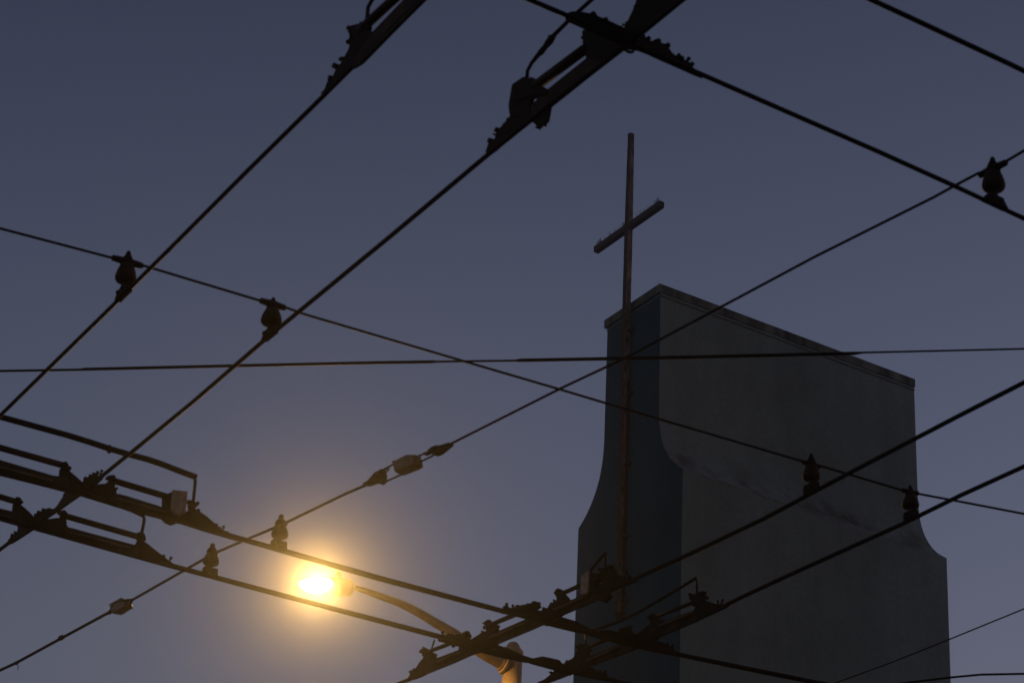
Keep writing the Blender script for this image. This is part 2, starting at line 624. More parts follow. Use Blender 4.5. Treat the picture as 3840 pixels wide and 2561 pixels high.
def span_z(sp, dflt=None):
    pts = sorted((to_px(b)[0], ZC + h) for (b, H, h, r), i in zip(INFO, INS) if i[4] == sp)
    def f(x):
        if x <= pts[0][0]:
            return pts[0][1]
        if x >= pts[-1][0]:
            return pts[-1][1]
        for (x0, z0), (x1, z1) in zip(pts, pts[1:]):
            if x0 <= x <= x1:
                return z0 + (z1 - z0) * (x - x0) / (x1 - x0)
    return f
z1, z2 = span_z(1), span_z(2)

bm = bmesh.new()
L1 = wire_line(S1, z1, 8)
add_tube(bm, L1, 0.0040, 8)
o = put('span_wire', bm, M_strand, smooth=True)
tag(o, 'thin span wire falling from the left edge across the tower, carrying four bell insulators', 'span wire', 'span wires')

L2 = wire_line(S2 + S2b + S2c, z2, 8)
def ext_line(pts, zf, a=0, b=0):
    W = [at_z(x, y, zf(x)) for x, y in pts]
    if a:
        W = [W[0] + (W[0] - W[1]).normalized() * a] + W
    if b:
        W = W + [W[-1] + (W[-1] - W[-2]).normalized() * b]
    return W
sw = thing('span_wire', at_z(1373, 1818, z2(1373)), 'thin span wire rising from the lower left corner, broken by two strain insulators', 'span wire', 'span wires')
for pts, a, b, r in ((S2, 8, 0, 0.0056), (S2b, 0, 0, 0.0048), (S2c, 0, 8, 0.0040)):
    bm = bmesh.new()
    add_tube(bm, ext_line(pts, z2, a, b), r, 8)
    put('strand', bm, M_strand, sw, smooth=True)
for (x, y), ln in (((230, 2390), 0.014), ((62, 2484), 0.010)):
    bm = bmesh.new()
    c = at_z(x, y, z2(x))
    d = (at_z(418, 2290, z2(418)) - at_z(0, 2512, z2(0))).normalized()
    for k in range(4):
        add_tube(bm, [c + d * (k * 0.35 * ln - ln * 0.7), c + d * (k * 0.35 * ln - ln * 0.45)], 0.0095 if ln > 0.012 else 0.007, 9)
    put('wire_tie', bm, M_strand, sw)
bm = bmesh.new()
c = at_z(62, 2484, z2(62))
cc = at_z(67, 2510, z2(62))
add_tube(bm, [c, c.lerp(cc, 0.5) + Vector((0.004, 0, 0)), cc], 0.0014, 5)
put('loose_strand', bm, M_strand, sw)

PROF_BELL = [(0.0, 0.715), (0.125, 0.71), (0.16, 0.665), (0.205, 0.57), (0.235, 0.48), (0.25, 0.41), (0.245, 0.355), (0.215, 0.315), (0.15, 0.285), (0.10, 0.275), (0.0, 0.275)]
PROF_CAP2 = [(0.0, 1.0), (0.04, 0.995), (0.072, 0.965), (0.078, 0.93), (0.065, 0.89), (0.085, 0.865), (0.13, 0.82), (0.155, 0.77), (0.165, 0.72), (0.15, 0.66), (0.0, 0.66)]
PROF_BELL2 = [(0.0, 0.72), (0.15, 0.70), (0.195, 0.60), (0.23, 0.53), (0.25, 0.46), (0.252, 0.41), (0.235, 0.365), (0.20, 0.345), (0.09, 0.335), (0.0, 0.335)]
PROF_CAP = [(0.0, 1.0), (0.03, 0.995), (0.05, 0.965), (0.058, 0.915), (0.085, 0.87), (0.10, 0.835), (0.115, 0.80), (0.12, 0.74), (0.15, 0.725), (0.15, 0.69), (0.10, 0.69), (0.0, 0.69)]
for (k, x, ty, sy, sp, lab), (base, H, hs, br) in zip(INS, INFO):
    t = thing('line_insulator', base, lab, 'insulator', 'bell insulators hung from the span wires')
    wd = (at_z(x + 20, wire_y(k, x + 20), ZC) - base).normalized()
    sline = L1 if sp == 1 else L2
    sx = S1 if sp == 1 else S2 + S2b + S2c
    sd_ = (at_z(x + 40, 0, 0) - base)
    a_, b_ = (z1, z1) if sp == 1 else (z2, z2)
    ref = sorted(sx)
    i = max(j for j in range(len(ref) - 1) if ref[j][0] <= x - 30 or j == 0)
    pa, pb = at_z(*ref[i], a_(x)), at_z(*ref[min(i + 3, len(ref) - 1)], a_(x))
    sdir = (pb - pa).normalized()
    dist = (base - CAM).length
    rb = br * dist / F_PX
    up = Vector((0, 0, 1))
    bm = bmesh.new()
    add_lathe(bm, base, [(r * rb / 0.25, h * H) for r, h in (PROF_BELL2 if k in 'CDEF' else PROF_BELL)], 28)
    put('bell', bm, M_bell, t, smooth=True)
    bm = bmesh.new()
    add_lathe(bm, base, [(r * H * 0.95, h * H) for r, h in (PROF_CAP2 if k in 'CD' else PROF_CAP)], 20)
    put('cap', bm, M_cast, t, smooth=True)
    bm = bmesh.new()
    cl = 0.30 * H if sp == 1 else 0.24 * H
    if k in 'AB':
        cl = 0.33 * H
    elif k == 'G':
        cl = 0.33 * H
    elif k in 'EF':
        cl = 0.25 * H
    cs = base + up * hs
    for s in (-1, 1):
        add_tube(bm, [cs, cs + sdir * s * cl * 0.4, cs + sdir * s * cl * 0.92, cs + sdir * s * cl], [0.0125, 0.0105, 0.009, 0.006] if k in 'ABG' else [0.009, 0.007, 0.008, 0.004], 12)
    put('span_clamp', bm, M_cast, t, smooth=True)
    bm = bmesh.new()
    add_lathe(bm, base, [(0.07 * H, 0.12 * H), (0.07 * H, 0.29 * H)], 16)
    put('stud', bm, M_cast, t, smooth=True)
    bm = bmesh.new()
    el = 0.19 * H
    side = wd.cross(up)
    if k in 'CDEF':
        P = [base + wd * a + up * b for a, b in ((-0.22 * H, 0.0), (0.22 * H, 0.0), (0.205 * H, 0.22 * H), (0.16 * H, 0.245 * H), (0.07 * H, 0.235 * H), (-0.07 * H, 0.235 * H), (-0.16 * H, 0.25 * H), (-0.205 * H, 0.22 * H))]
    else:
        P = [base + wd * a + up * b for a, b in ((-el * 1.5, -0.003), (el * 1.5, -0.003), (el * 1.3, 0.05 * H), (el * 0.95, 0.13 * H), (el * 0.8, 0.17 * H), (-el * 0.8, 0.17 * H), (-el * 0.95, 0.13 * H), (-el * 1.3, 0.05 * H))]
    add_slab(bm, P, side, 0.022)
    for s in (-1, 1):
        add_lathe(bm, base + wd * s * el * 0.55 + up * 0.085 * H - side * 0.017, [(0.0, 0), (0.006, 0), (0.006, 0.034), (0, 0.034)], 8, side)
    put('wire_clamp', bm, M_cast, t)

# ------------------------------------------------------------------ strain insulators
def vframe(pa, pb, za, zb):
    a, b = at_z(*pa, za), at_z(*pb, zb)
    d = b - a
    n = Vector((d.y, -d.x, 0)).normalized()
    return a, b, d.normalized(), n
# the larger one: porcelain block held between two straps
q = zone(1300, 1600, .1914)
pa, pb = (1373, 1818), (1692, 1663)
a, b, d, n = vframe(pa, pb, z2(1373), z2(1692))
def on(pts, off=0.0):
    return [at_plane(x, y, a + n * off, n) for x, y in pts]
st = thing('strain_insulator', (a + b) / 2, 'large brown block insulator between two straps on the rising span wire', 'insulator')
bm = bmesh.new()
add_slab(bm, on(q([(950, 720), (1060, 640), (1230, 560), (1410, 568), (1430, 660), (1445, 740), (1400, 810), (1200, 890), (1060, 942), (980, 885), (960, 780)])), n, 0.04, 0.010, 2)
put('insulator_block', bm, M_strain, st)
for pts, r in ((q([(700, 850), (760, 815), (950, 718), (1230, 640), (1410, 572), (1560, 510), (1680, 440)]), 0.0032), (q([(700, 1095), (770, 1068), (1050, 945), (1250, 800), (1430, 690), (1560, 630), (1700, 560)]), 0.0032)):
    bm = bmesh.new()
    add_tube(bm, on(pts), r, 8)
    put('strap', bm, M_strand, st, smooth=True)
bm = bmesh.new()
add_slab(bm, on(q([(340, 1145), (450, 1050), (560, 985), (575, 900), (640, 870), (700, 830), (745, 850), (765, 960), (750, 1090), (690, 1135), (640, 1100), (560, 1115), (430, 1160)])), n, 0.020, 0.004)
add_tube(bm, on(q([(690, 870), (840, 820)])), 0.0022, 6)
add_tube(bm, on(q([(770, 900), (830, 840)])), 0.0018, 6)
add_lathe(bm, on(q([(650, 980)]))[0] - n * 0.018, [(0, 0), (0.010, 0), (0.010, 0.036), (0, 0.036)], 6, n)
put('clevis', bm, M_cast, st)
bm = bmesh.new()
add_slab(bm, on(q([(1610, 470), (1690, 400), (1770, 370), (1850, 372), (2030, 315), (2070, 335), (2040, 385), (1900, 470), (1880, 520), (1800, 560), (1740, 570), (1690, 535)])), n, 0.020, 0.004)
add_slab(bm, on(q([(1520, 510), (1640, 475), (1650, 530), (1550, 570)])), n, 0.010, 0.002)
add_lathe(bm, on(q([(1770, 470)]))[0] - n * 0.018, [(0, 0), (0.009, 0), (0.009, 0.036), (0, 0.036)], 6, n)
put('clevis', bm, M_cast, st)
# the smaller egg insulator
q = zone(400, 2200, .0829)
pa, pb = (418, 2290), (490, 2252)
a, b, d, n = vframe((396, 2306), (500, 2244), z2(400), z2(490))
st = thing('strain_insulator', (a + b) / 2, 'small egg insulator knotted into the span wire near the lower left corner', 'insulator')
bm = bmesh.new()
add_slab(bm, on(q([(260, 800), (430, 660), (620, 570), (720, 500), (800, 590), (1000, 600), (1070, 830), (1040, 960), (850, 1090), (600, 1245), (310, 1215), (270, 1000)])), n, 0.035, 0.010, 2)
put('insulator_egg', bm, M_strain, st)
for pts, off in ((q([(-20, 1210), (130, 1080), (260, 900), (300, 760), (500, 690), (760, 620), (1000, 600)]), 0.016), (q([(-20, 1240), (180, 1190), (330, 1000), (560, 880), (740, 740)]), -0.019),
                 (q([(1447, 400), (1180, 600), (1090, 780), (1050, 900)]), 0.012), (q([(1447, 400), (1150, 560), (900, 570), (640, 690), (330, 760)]), -0.019)):
    bm = bmesh.new()
    add_tube(bm, on(pts, off), 0.0030, 7)
    put('wire_loop', bm, M_strand, st, smooth=True)

# ------------------------------------------------------------------ other cables
def cable(name, pts, z, r, label, cat, group=None, ext=8, m=None):
    bm = bmesh.new()
    W = wire_line(pts, z, ext)
    rs = [r[0]] + list(r) + [r[-1]] if isinstance(r, list) else r
    add_tube(bm, W, rs, 8)
    o = put(name, bm, m or M_cable, smooth=True)
    tag(o, label, cat, group)
ZT = CAM_H + 5.0
tp = [(0, 1391), (305, 1386), (315, 1384.5), (900, 1371), (1400, 1360), (1620, 1356.5), (1636, 1356), (1935, 1352), (1948, 1351), (2500, 1341), (3205, 1325), (3236, 1322), (3500, 1316), (3840, 1308)]
tr = [0.0048, 0.0048, 0.0062, 0.0062, 0.0062, 0.0062, 0.0042, 0.0042, 0.0068, 0.0068, 0.0066, 0.0038, 0.0036, 0.0036]
cable('overhead_cable', tp, ZT, tr, 'nearly level cable crossing the whole view in front of the tower', 'cable')
cable('guy_wire', [(3100, 2573), (3128, 2561), (3350, 2480), (3570, 2392), (3700, 2339), (3840, 2282)], CAM_H + 4.6, 0.0030, 'very thin wire rising to the right edge across the foot of the tower side', 'wire')
cable('overhead_cable', [(3300, 2573), (3390, 2560), (3572, 2538), (3679, 2528), (3840, 2525)], CAM_H + 4.6, 0.0050, 'short thin cable in the bottom right corner', 'cable', ext=6)

# ------------------------------------------------------------------ fittings on the wires
class Fit:
    """one hung fitting; its castings stand in the upright plane of the wire they clamp"""
    def __init__(s, name, loc_px, label, cat, group, z=ZC):
        s.o = thing(name, at_z(*loc_px, z), label, cat, group)
    def plane(s, pa, pb):
        a, b = at_z(*pa, ZC), at_z(*pb, ZC)
        d = b - a
        n = Vector((d.y, -d.x, 0)).normalized()
        if n.dot(a - CAM) > 0:
            n = -n                      # n looks towards the street side
        s.a, s.n, s.d = a, n, d.normalized()
        return s
    def on(s, pts, off=0.0):
        return [at_plane(x, y, s.a + s.n * off, s.n) for x, y in pts]
    def slab(s, name, pts, t=0.010, off=0.0, m=None, bevel=0.002, soft=1):
        bm = bmesh.new()
        add_slab(bm, s.on(pts, off), s.n, t, bevel, soft)
        return put(name, bm, m or M_cast, s.o)
    def beam(s, pts, lo=None, t=0.011):
        """runner: the web, with a flange rail along its upper side"""
        bm = bmesh.new()
        add_slab(bm, s.on(pts), s.n, t, 0.002, 0)
        o = put('runner_beam', bm, M_beam, s.o)
        return o
    def rail(s, pa, pb, r=0.0045, off=0.013):
        bm = bmesh.new()
        add_tube(bm, s.on([pa, pb], off), r, 8)
        put('runner_rail', bm, M_rail, s.o, smooth=True)
    def rod(s, pts, r, name='insulating_rod', m=None, off=0.0):
        bm = bmesh.new()
        add_tube(bm, s.on(pts, off), r, 12)
        return put(name, bm, m or M_rod, s.o, smooth=True)
    def knob(s, c, rpx, name='end_clamp', tall=1.25):
        p = s.on([c])[0]
        r = rpx * (p - CAM).length / F_PX
        bm = bmesh.new()
        # a bolted strap head: uneven barrel with two side nuts
        out = []
        for k in range(11):
            a = 2 * math.pi * k / 11
            rr = r * random.uniform(0.80, 1.12)
            out.append(p + s.d * (math.cos(a) * rr * 0.95) + Vector((0, 0, math.sin(a) * rr * 1.05)))
        add_slab(bm, out, s.n, 0.016, 0.002, 0)
        add_slab(bm, [p + s.d * (x * r) + Vector((0, 0, z_ * r)) for x, z_ in ((-0.7, -1.5), (0.75, -1.6), (0.8, 0.2), (0.5, 0.6), (-0.6, 0.5))], s.n, 0.011, 0.001, 0)
        for dx, dz in ((random.uniform(-1.0, -0.7), random.uniform(-0.3, 0.6)), (random.uniform(0.6, 1.0), random.uniform(-0.5, 0.4))):
            c_ = p + s.d * (dx * r) + Vector((0, 0, dz * r))
            add_lathe(bm, c_ - s.n * 0.010, [(0, 0), (r * 0.36, 0), (r * 0.36, 0.020), (0, 0.020)], 6, s.n)
        add_lathe(bm, p - s.n * 0.014, [(0, 0), (r * 0.42, 0), (r * 0.42, 0.028), (0, 0.028)], 6, s.n)
        return put(name, bm, M_cast, s.o)
    def bolt(s, base, top, rpx=7):
        a, b = s.on([base, top])
        r = rpx * (a - CAM).length / F_PX
        bm = bmesh.new()
        add_tube(bm, [a, b], r * 0.55, 8)
        dd = (b - a).normalized()
        add_tube(bm, [b - dd * r * 0.7, b + dd * r * 0.6], r, 6)
        return put('bolt', bm, M_cast, s.o)

def nubs(f, pts, r=8):
    """hex nuts along the edge of a casting"""
    for q_ in pts:
        p = f.on([q_])[0]
        rr = r * random.choice((0.55, 0.7, 0.9, 1.15, 1.3)) * (p - CAM).length / F_PX
        bm = bmesh.new()
        add_lathe(bm, p - f.n * 0.007, [(0, 0), (rr, 0), (rr, 0.014), (0, 0.014)], 6, f.n)
        put('nut', bm, M_cast, f.o)

XG = 'crossing fittings where the trolley wires meet'

# --- upper left section insulator on wire A
z = zone(1150, 0, .2296)
f = Fit('section_insulator', (1300, 270), 'black stepped section insulator at the top, left of centre', 'wire fitting', None)
f.plane((1212, 361), (1583, -5))
f.slab('ramp_casting', z([(240, 1540), (320, 1450), (380, 1270), (430, 1285), (490, 1150), (560, 1060), (640, 930), (705, 800), (715, 700), (770, 640), (1100, 640), (1200, 700), (800, 1100), (720, 1140), (340, 1545)]), 0.008)
f.slab('clamp_head', z([(735, 690), (760, 640), (745, 545), (700, 530), (690, 480), (730, 430), (850, 398), (930, 430), (1010, 480), (1040, 520), (1110, 530), (1130, 640), (1000, 800), (760, 780)]), 0.010)
f.beam(z([(1040, 590), (1110, 520), (1610, 0), (1950, -350), (2290, -350), (1940, 0), (1400, 540), (900, 1050), (760, 1120)]))
f.rod(z([(880, 500), (960, 420), (1420, 0), (1780, -330)]), 0.0125)
f.rod(z([(965, 440), (985, 330), (1005, 120), (1060, 20), (1180, -160)]), 0.0052, 'jumper_rod', M_strand)
for c0, c1 in (((760, 720), (685, 700)), ((640, 970), (560, 975)), ((560, 1110), (455, 1085)), ((440, 1310), (395, 1285)), ((770, 560), (715, 470))):
    f.bolt(z([c0])[0], z([c1])[0], 9)

nubs(f, z([(705, 470), (720, 520), (690, 690), (745, 640), (600, 960), (565, 975), (470, 1085), (500, 1110), (400, 1285), (370, 1400), (905, 415), (1010, 470)]), 9)

# --- large crossing at the top centre
z = zone(1800, 0, .3699)
f = Fit('wire_crossing', (2330, 150), 'largest black wire crossing, at the top centre above the cross', 'wire fitting', XG)
f.plane((1831, 583), (2568, -5))
f.slab('ramp_casting', z([(60, 1556), (100, 1440), (150, 1430), (180, 1330), (240, 1270), (310, 1180), (420, 1090), (560, 1190), (300, 1410), (140, 1552)]), 0.008)
f.slab('clamp_jaw', z([(335, 860), (450, 780), (530, 800), (600, 860), (700, 915), (690, 975), (615, 975), (560, 960), (530, 1010), (515, 1080), (540, 1230), (310, 1185), (298, 1080), (318, 960)]), 0.009, 0.003)
f.slab('clamp_jaw', z([(612, 1040), (640, 1000), (700, 930), (722, 1080), (692, 1240), (600, 1310), (575, 1275), (535, 1240), (500, 1130), (530, 1050)]), 0.009, -0.003)
f.beam(z([(650, 950), (700, 915), (1085, 600), (1330, 420), (1450, 495), (1090, 790), (720, 1085), (500, 1250), (420, 1200)]))
f.rod(z([(570, 870), (1100, 475)]), 0.0140)
f.rod(z([(475, 810), (482, 720), (525, 640), (590, 560), (620, 530), (660, 480), (690, 440), (715, 410), (760, 350), (900, 210), (1160, -25), (1400, -240)]),
      [0.0050, 0.0050, 0.0050, 0.0065, 0.0085, 0.0075, 0.0095, 0.0100, 0.0058, 0.0055, 0.0055, 0.0055], 'jumper_rod', M_strand)
f.slab('crossing_block', z([(1055, 330), (1080, 300), (1280, 260), (1480, 290), (1620, 350), (1560, 430), (1440, 500), (1300, 612), (1090, 610), (1100, 480), (1060, 430)]), 0.014)
f.slab('ramp_casting', z([(1440, 505), (1455, 330), (1490, 240), (1560, 150), (1590, 110), (1575, 70), (1605, 0), (1640, -180), (2330, -190), (2085, 0), (1650, 345)]), 0.008)
nubs(f, z([(110, 1432), (160, 1370), (180, 1325), (255, 1275), (295, 1215), (590, 1300), (650, 1270), (530, 805), (515, 830), (1060, 340), (1060, 390), (1075, 430), (1250, 600), (1470, 260), (1500, 240)]), 9)
f.bolt(z([(1700, 60)])[0], z([(1590, 75)])[0], 12)
f.bolt(z([(700, 440)])[0], z([(705, 375)])[0], 7)
f.plane((1978, -2), (2650, 290))
f.slab('ramp_casting', z([(860, 145), (930, 120), (1050, 128), (1150, 150), (1180, 180), (1285, 205), (1290, 270), (1480, 290), (1460, 470), (1080, 305), (875, 215)]), 0.008)
f.slab('ramp_casting', z([(1500, 350), (1640, 365), (1680, 390), (1705, 420), (1780, 418), (1890, 460), (1945, 545), (2050, 615), (2130, 640), (2165, 705), (2260, 750), (2250, 800), (1620, 520), (1480, 500)]), 0.008)
for c0, c1 in (((1990, 610), (2015, 565)), ((2090, 640), (2115, 600)), ((1760, 450), (1775, 425)), ((1240, 250), (1262, 210)), ((1640, 400), (1655, 372))):
    f.bolt(z([c0])[0], z([c1])[0], 8)
nubs(f, z([(1140, 152), (1160, 165), (1265, 208), (1360, 275), (1420, 285), (1700, 400), (1770, 420), (1800, 425), (1895, 470), (2010, 585), (2035, 600), (2100, 615), (2140, 660)]), 8)
bm = bmesh.new()
c = f.on(z([(1500, 492)]))[0]
ringp = [c + f.d * 0.016 * math.cos(t_) + Vector((0, 0, 1)) * 0.010 * math.sin(t_) for t_ in [2 * math.pi * k / 16 for k in range(17)]]
add_tube(bm, ringp, 0.004, 7)
put('lifting_ring', bm, M_cast, f.o, smooth=True)

# --- left upper crossing (B with C)
z = zone(0, 1500, .4464)
f = Fit('wire_crossing', (312, 1840), 'dark crossing with a pale grey box, at the left edge above its twin', 'wire fitting', XG)
f.plane((0, 1772), (687, 1957))
f.beam(z([(-700, 320), (0, 505), (440, 635), (560, 650), (600, 785), (540, 768), (0, 632), (-700, 465)]))
f.rail(z([(-700, 380)])[0], z([(440, 680)])[0])
f.slab('ramp_casting', z([(495, 645), (500, 575), (575, 590), (640, 645), (708, 708), (760, 720), (760, 800), (690, 802), (560, 775), (480, 740)]))
f.knob(z([(545, 555)])[0], 17)
f.rod(z([(-700, 205), (0, 400), (520, 545)]), 0.0108)
f.slab('ramp_casting', z([(690, 730), (790, 716), (840, 705), (905, 703), (975, 742), (978, 800), (1000, 870), (960, 872), (690, 800)]))
f.knob(z([(940, 668)])[0], 18)
f.rod(z([(950, 675), (1400, 810)]), 0.0108)
f.beam(z([(960, 785), (1040, 800), (1380, 905), (1560, 960), (1560, 1045), (1370, 1000), (1130, 935), (960, 872), (900, 850)]))
f.rail(z([(985, 830)])[0], z([(1390, 940)])[0])
f.slab('clamp_base', z([(1345, 985), (1385, 1030), (1440, 1052), (1480, 1035), (1500, 985), (1500, 940), (1350, 930)]), 0.012)
f.slab('ramp_casting', z([(1440, 960), (1560, 940), (1590, 915), (1645, 918), (1740, 980), (1830, 1072), (1885, 1098), (1908, 1125), (2000, 1150), (2000, 1185), (1880, 1150), (1700, 1098), (1540, 1045), (1440, 1020)]))
f.knob(z([(1612, 885)])[0], 18)
f.bolt(z([(1800, 1075)])[0], z([(1818, 1048)])[0], 6)
f.bolt(z([(1860, 1100)])[0], z([(1878, 1065)])[0], 6)
f.slab('box_back', z([(1372, 805), (1400, 795), (1455, 770), (1465, 960), (1380, 940), (1372, 880)]), 0.03, 0.0)
# the grey cover box, turned towards the street
p = f.on(z([(1500, 870)]), 0.018)[0]
yaw = math.radians(-20)
bx = Matrix.Rotation(yaw, 3, 'Z') @ f.d
bn = Vector((bx.y, -bx.x, 0))
if bn.dot(CAM - p) < 0:
    bn = -bn
bm = bmesh.new()
H2 = 0.047
outline = [p + bx * a_ + Vector((0, 0, b_)) for a_, b_ in ((-0.026, 0.042), (0.026, 0.042), (0.026, -0.022), (0.004, -0.047), (-0.012, -0.047), (-0.026, -0.024))]
add_slab(bm, outline, bn, 0.034, 0.003, 0)
cb = put('cover_box', bm, M_cover, f.o)
bm = bmesh.new()
add_box(bm, p + bn * 0.0175 + Vector((0, 0, -0.014)) + bx * 0.002, bx * 0.006, bn * 0.003, Vector((0, 0, 0.012)), 0.001)
add_box(bm, p + bn * 0.0172 + Vector((0, 0, 0.019)), bx * 0.0262, bn * 0.0012, Vector((0, 0, 0.0012)))
o = put('latch', bm, M_beam, cb)
o.matrix_parent_inverse = Matrix.Identity(4)
o.matrix_parent_inverse = Matrix.Translation(f.o.location).inverted()
nubs(f, z([(510, 600), (580, 575), (905, 700), (975, 745), (1000, 800), (1660, 930), (1655, 870), (1840, 1075), (1905, 1110), (690, 790)]), 6)
f.plane((312, 1840), (491, 1696))
f.slab('ramp_casting', z([(690, 760), (706, 705), (712, 668), (740, 655), (775, 630), (815, 624), (840, 640), (860, 655), (800, 712), (760, 770)]))
nubs(f, z([(712, 690), (725, 660), (765, 640), (795, 625), (830, 615)]), 7)
for c0, c1 in (((815, 640), (820, 605)), ((840, 640), (855, 592)), ((730, 690), (712, 662))):
    f.bolt(z([c0])[0], z([c1])[0], 6)
f.plane((129, 1963), (312, 1840))
f.slab('ramp_casting', z([(560, 775), (690, 790), (680, 800), (590, 860), (500, 925), (440, 965), (400, 990), (425, 940), (490, 888), (530, 835), (548, 795)]))
f.slab('clamp_jaw', z([(300, 985), (330, 950), (355, 935), (410, 908), (446, 915), (470, 930), (400, 990), (330, 1030), (295, 1010)]), 0.012)
nubs(f, z([(548, 800), (425, 915), (370, 925), (330, 945), (310, 975)]), 7)
f.bolt(z([(575, 800)])[0], z([(548, 790)])[0], 6)
f.bolt(z([(330, 980)])[0], z([(302, 968)])[0], 8)

# --- left lower crossing (B with D)
f = Fit('wire_crossing', (129, 1963), 'dark crossing near the left edge, directly below the one with the grey box', 'wire fitting', XG)
f.plane((0, 1942), (647, 2121))
f.beam(z([(-700, 730), (0, 912), (100, 935), (170, 950), (200, 1065), (150, 1055), (0, 1012), (-700, 835)]))
f.rail(z([(-700, 790)])[0], z([(90, 985)])[0])
f.slab('ramp_casting', z([(100, 950), (108, 870), (180, 885), (245, 940), (298, 1000), (330, 1010), (330, 1080), (290, 1082), (170, 1060), (110, 1030)]))
f.knob(z([(152, 850)])[0], 16)
f.rod(z([(-700, 640), (0, 812), (125, 850)]), 0.0105)
f.slab('ramp_casting', z([(290, 1000), (400, 1000), (480, 990), (555, 990), (560, 1060), (600, 1090), (600, 1165), (540, 1150), (310, 1092)]))
f.knob(z([(530, 958)])[0], 16)
f.rod(z([(540, 970), (1165, 1148)]), 0.0105)
f.beam(z([(545, 1065), (620, 1080), (1080, 1215), (1160, 1225), (1160, 1330), (1110, 1318), (980, 1282), (545, 1155)]))
f.rail(z([(590, 1110)])[0], z([(1080, 1240)])[0])
f.slab('ramp_casting', z([(1120, 1290), (1130, 1215), (1150, 1190), (1215, 1190), (1290, 1250), (1370, 1328), (1442, 1362), (1458, 1388), (1520, 1400), (1520, 1432), (1430, 1408), (1110, 1320)]))
f.knob(z([(1180, 1150)])[0], 18)
f.bolt(z([(1360, 1335)])[0], z([(1376, 1308)])[0], 6)
f.bolt(z([(1420, 1360)])[0], z([(1436, 1325)])[0], 6)
f.rod(z([(900, 860), (1040, 905), (1110, 930), (1178, 962), (1205, 975), (1212, 1000), (1204, 1050), (1190, 1120)]), 0.0058, 'jumper_rod', M_strand)
f.plane((0, 2060), (129, 1963))
f.slab('ramp_casting', z([(165, 1050), (170, 1100), (155, 1120), (130, 1122), (100, 1150), (75, 1195), (85, 1210), (150, 1170), (265, 1095), (300, 1075), (280, 1050)]), 0.013)
for c0, c1 in (((115, 1150), (102, 1132)), ((145, 1130), (128, 1112)), ((180, 1085), (160, 1072))):
    f.bolt(z([c0])[0], z([c1])[0], 6)

nubs(f, z([(165, 1100), (140, 1120), (105, 1145), (85, 1185), (170, 1070)]), 6)
# --- the feeder jumper above them
f = Fit('jumper_cable', (430, 1750), 'long bent black feeder cable arching over the grey box, ending in a drop rod', 'cable', None, ZC + 0.2)
f.plane((0, 1772), (687, 1957))
f.rod(z([(-700, -50), (0, 140), (300, 222), (570, 296), (760, 355), (920, 408), (1080, 455), (1250, 500), (1380, 545), (1480, 585), (1580, 622), (1648, 646)]), 0.0102, 'cable_run', M_cable)
f.rod(z([(1636, 640), (1640, 690), (1634, 750), (1624, 850)]), 0.0056, 'drop_rod', M_strand)
f.rod(z([(565, 275), (572, 315)]), 0.0035, 'cable_tie', M_strand, 0.008)
f.rod(z([(922, 380), (918, 445)]), 0.0045, 'cable_tie', M_strand, 0.008)
f.rod(z([(912, 385), (905, 440)]), 0.0030, 'cable_tie', M_strand, 0.010)

# --- centre crossing (C with E)
y_ = zone(1850, 2200, .17028)
m_ = zone(2080, 2040, .20408)
f = Fit('wire_crossing', (2042, 2327), 'dark crossing just left of the tower, a small pale box on its right arm', 'wire fitting', XG)
f.plane((1408, 2163), (2395, 2422))
f.slab('ramp_casting', y_([(215, 480), (250, 450), (300, 440), (370, 462), (470, 450), (520, 420), (585, 405), (660, 425), (740, 470), (900, 500), (1080, 530), (1180, 600), (1180, 830), (980, 770), (720, 705), (360, 610), (200, 560)]))
f.slab('clamp_jaw', y_([(715, 400), (745, 370), (800, 362), (850, 380), (880, 345), (905, 318), (960, 330), (1005, 400), (1030, 460), (1015, 490), (960, 500), (740, 470)]), 0.013)
f.bolt(y_([(340, 480)])[0], y_([(290, 372)])[0], 6)
f.bolt(y_([(435, 490)])[0], y_([(430, 412)])[0], 6)
f.slab('ramp_casting', y_([(1150, 560), (1490, 660), (1800, 752), (1900, 800), (2050, 930), (2200, 985), (2349, 1010), (2349, 1095), (1790, 992), (1180, 845), (1130, 790)]))
nubs(f, y_([(250, 450), (520, 430), (640, 425), (735, 400), (860, 380), (990, 380), (1020, 450), (880, 350)]), 7)
f.plane((1785, 2435), (2361, 2178))
nubs(f, y_([(1130, 490), (1270, 440), (1300, 385), (1350, 300), (1390, 150), (1660, 290), (1640, 240), (1100, 815), (1165, 810)]), 7)
f.slab('crossing_block', y_([(1050, 560), (1090, 520), (1130, 490), (1200, 470), (1265, 450), (1290, 385), (1340, 345), (1355, 300), (1420, 300), (1660, 320), (1740, 400), (1500, 650), (1180, 790), (1120, 825), (1040, 800), (1000, 700)]), 0.013)
f.slab('clamp_jaw', y_([(1405, 330), (1410, 240), (1375, 180), (1400, 110), (1540, 110), (1600, 170), (1655, 240), (1672, 295), (1600, 330), (1560, 345), (1450, 350)]), 0.012)
f.knob(y_([(1440, 112)])[0], 13)
f.rod(y_([(1500, 150), (1830, 5), (2130, -150)]), 0.0080)
f.beam(m_([(-30, 1160), (200, 1075), (560, 925), (900, 850), (1020, 860), (1040, 870), (1015, 980), (760, 1040), (120, 1315), (-60, 1380), (-200, 1250)]))
f.rail(m_([(-20, 1210)])[0], m_([(600, 950)])[0])
f.slab('box_back', m_([(640, 520), (700, 515), (770, 540), (850, 545), (860, 640), (780, 690), (760, 790), (800, 830), (900, 900), (640, 910)]), 0.03)
f.slab('ramp_casting', m_([(830, 560), (1000, 560), (1090, 580), (1180, 600), (1290, 610), (1400, 610), (1440, 640), (1520, 640), (1520, 680), (1400, 720), (1200, 800), (1020, 885), (880, 900), (800, 830), (880, 760), (890, 690), (850, 640)]), 0.012)
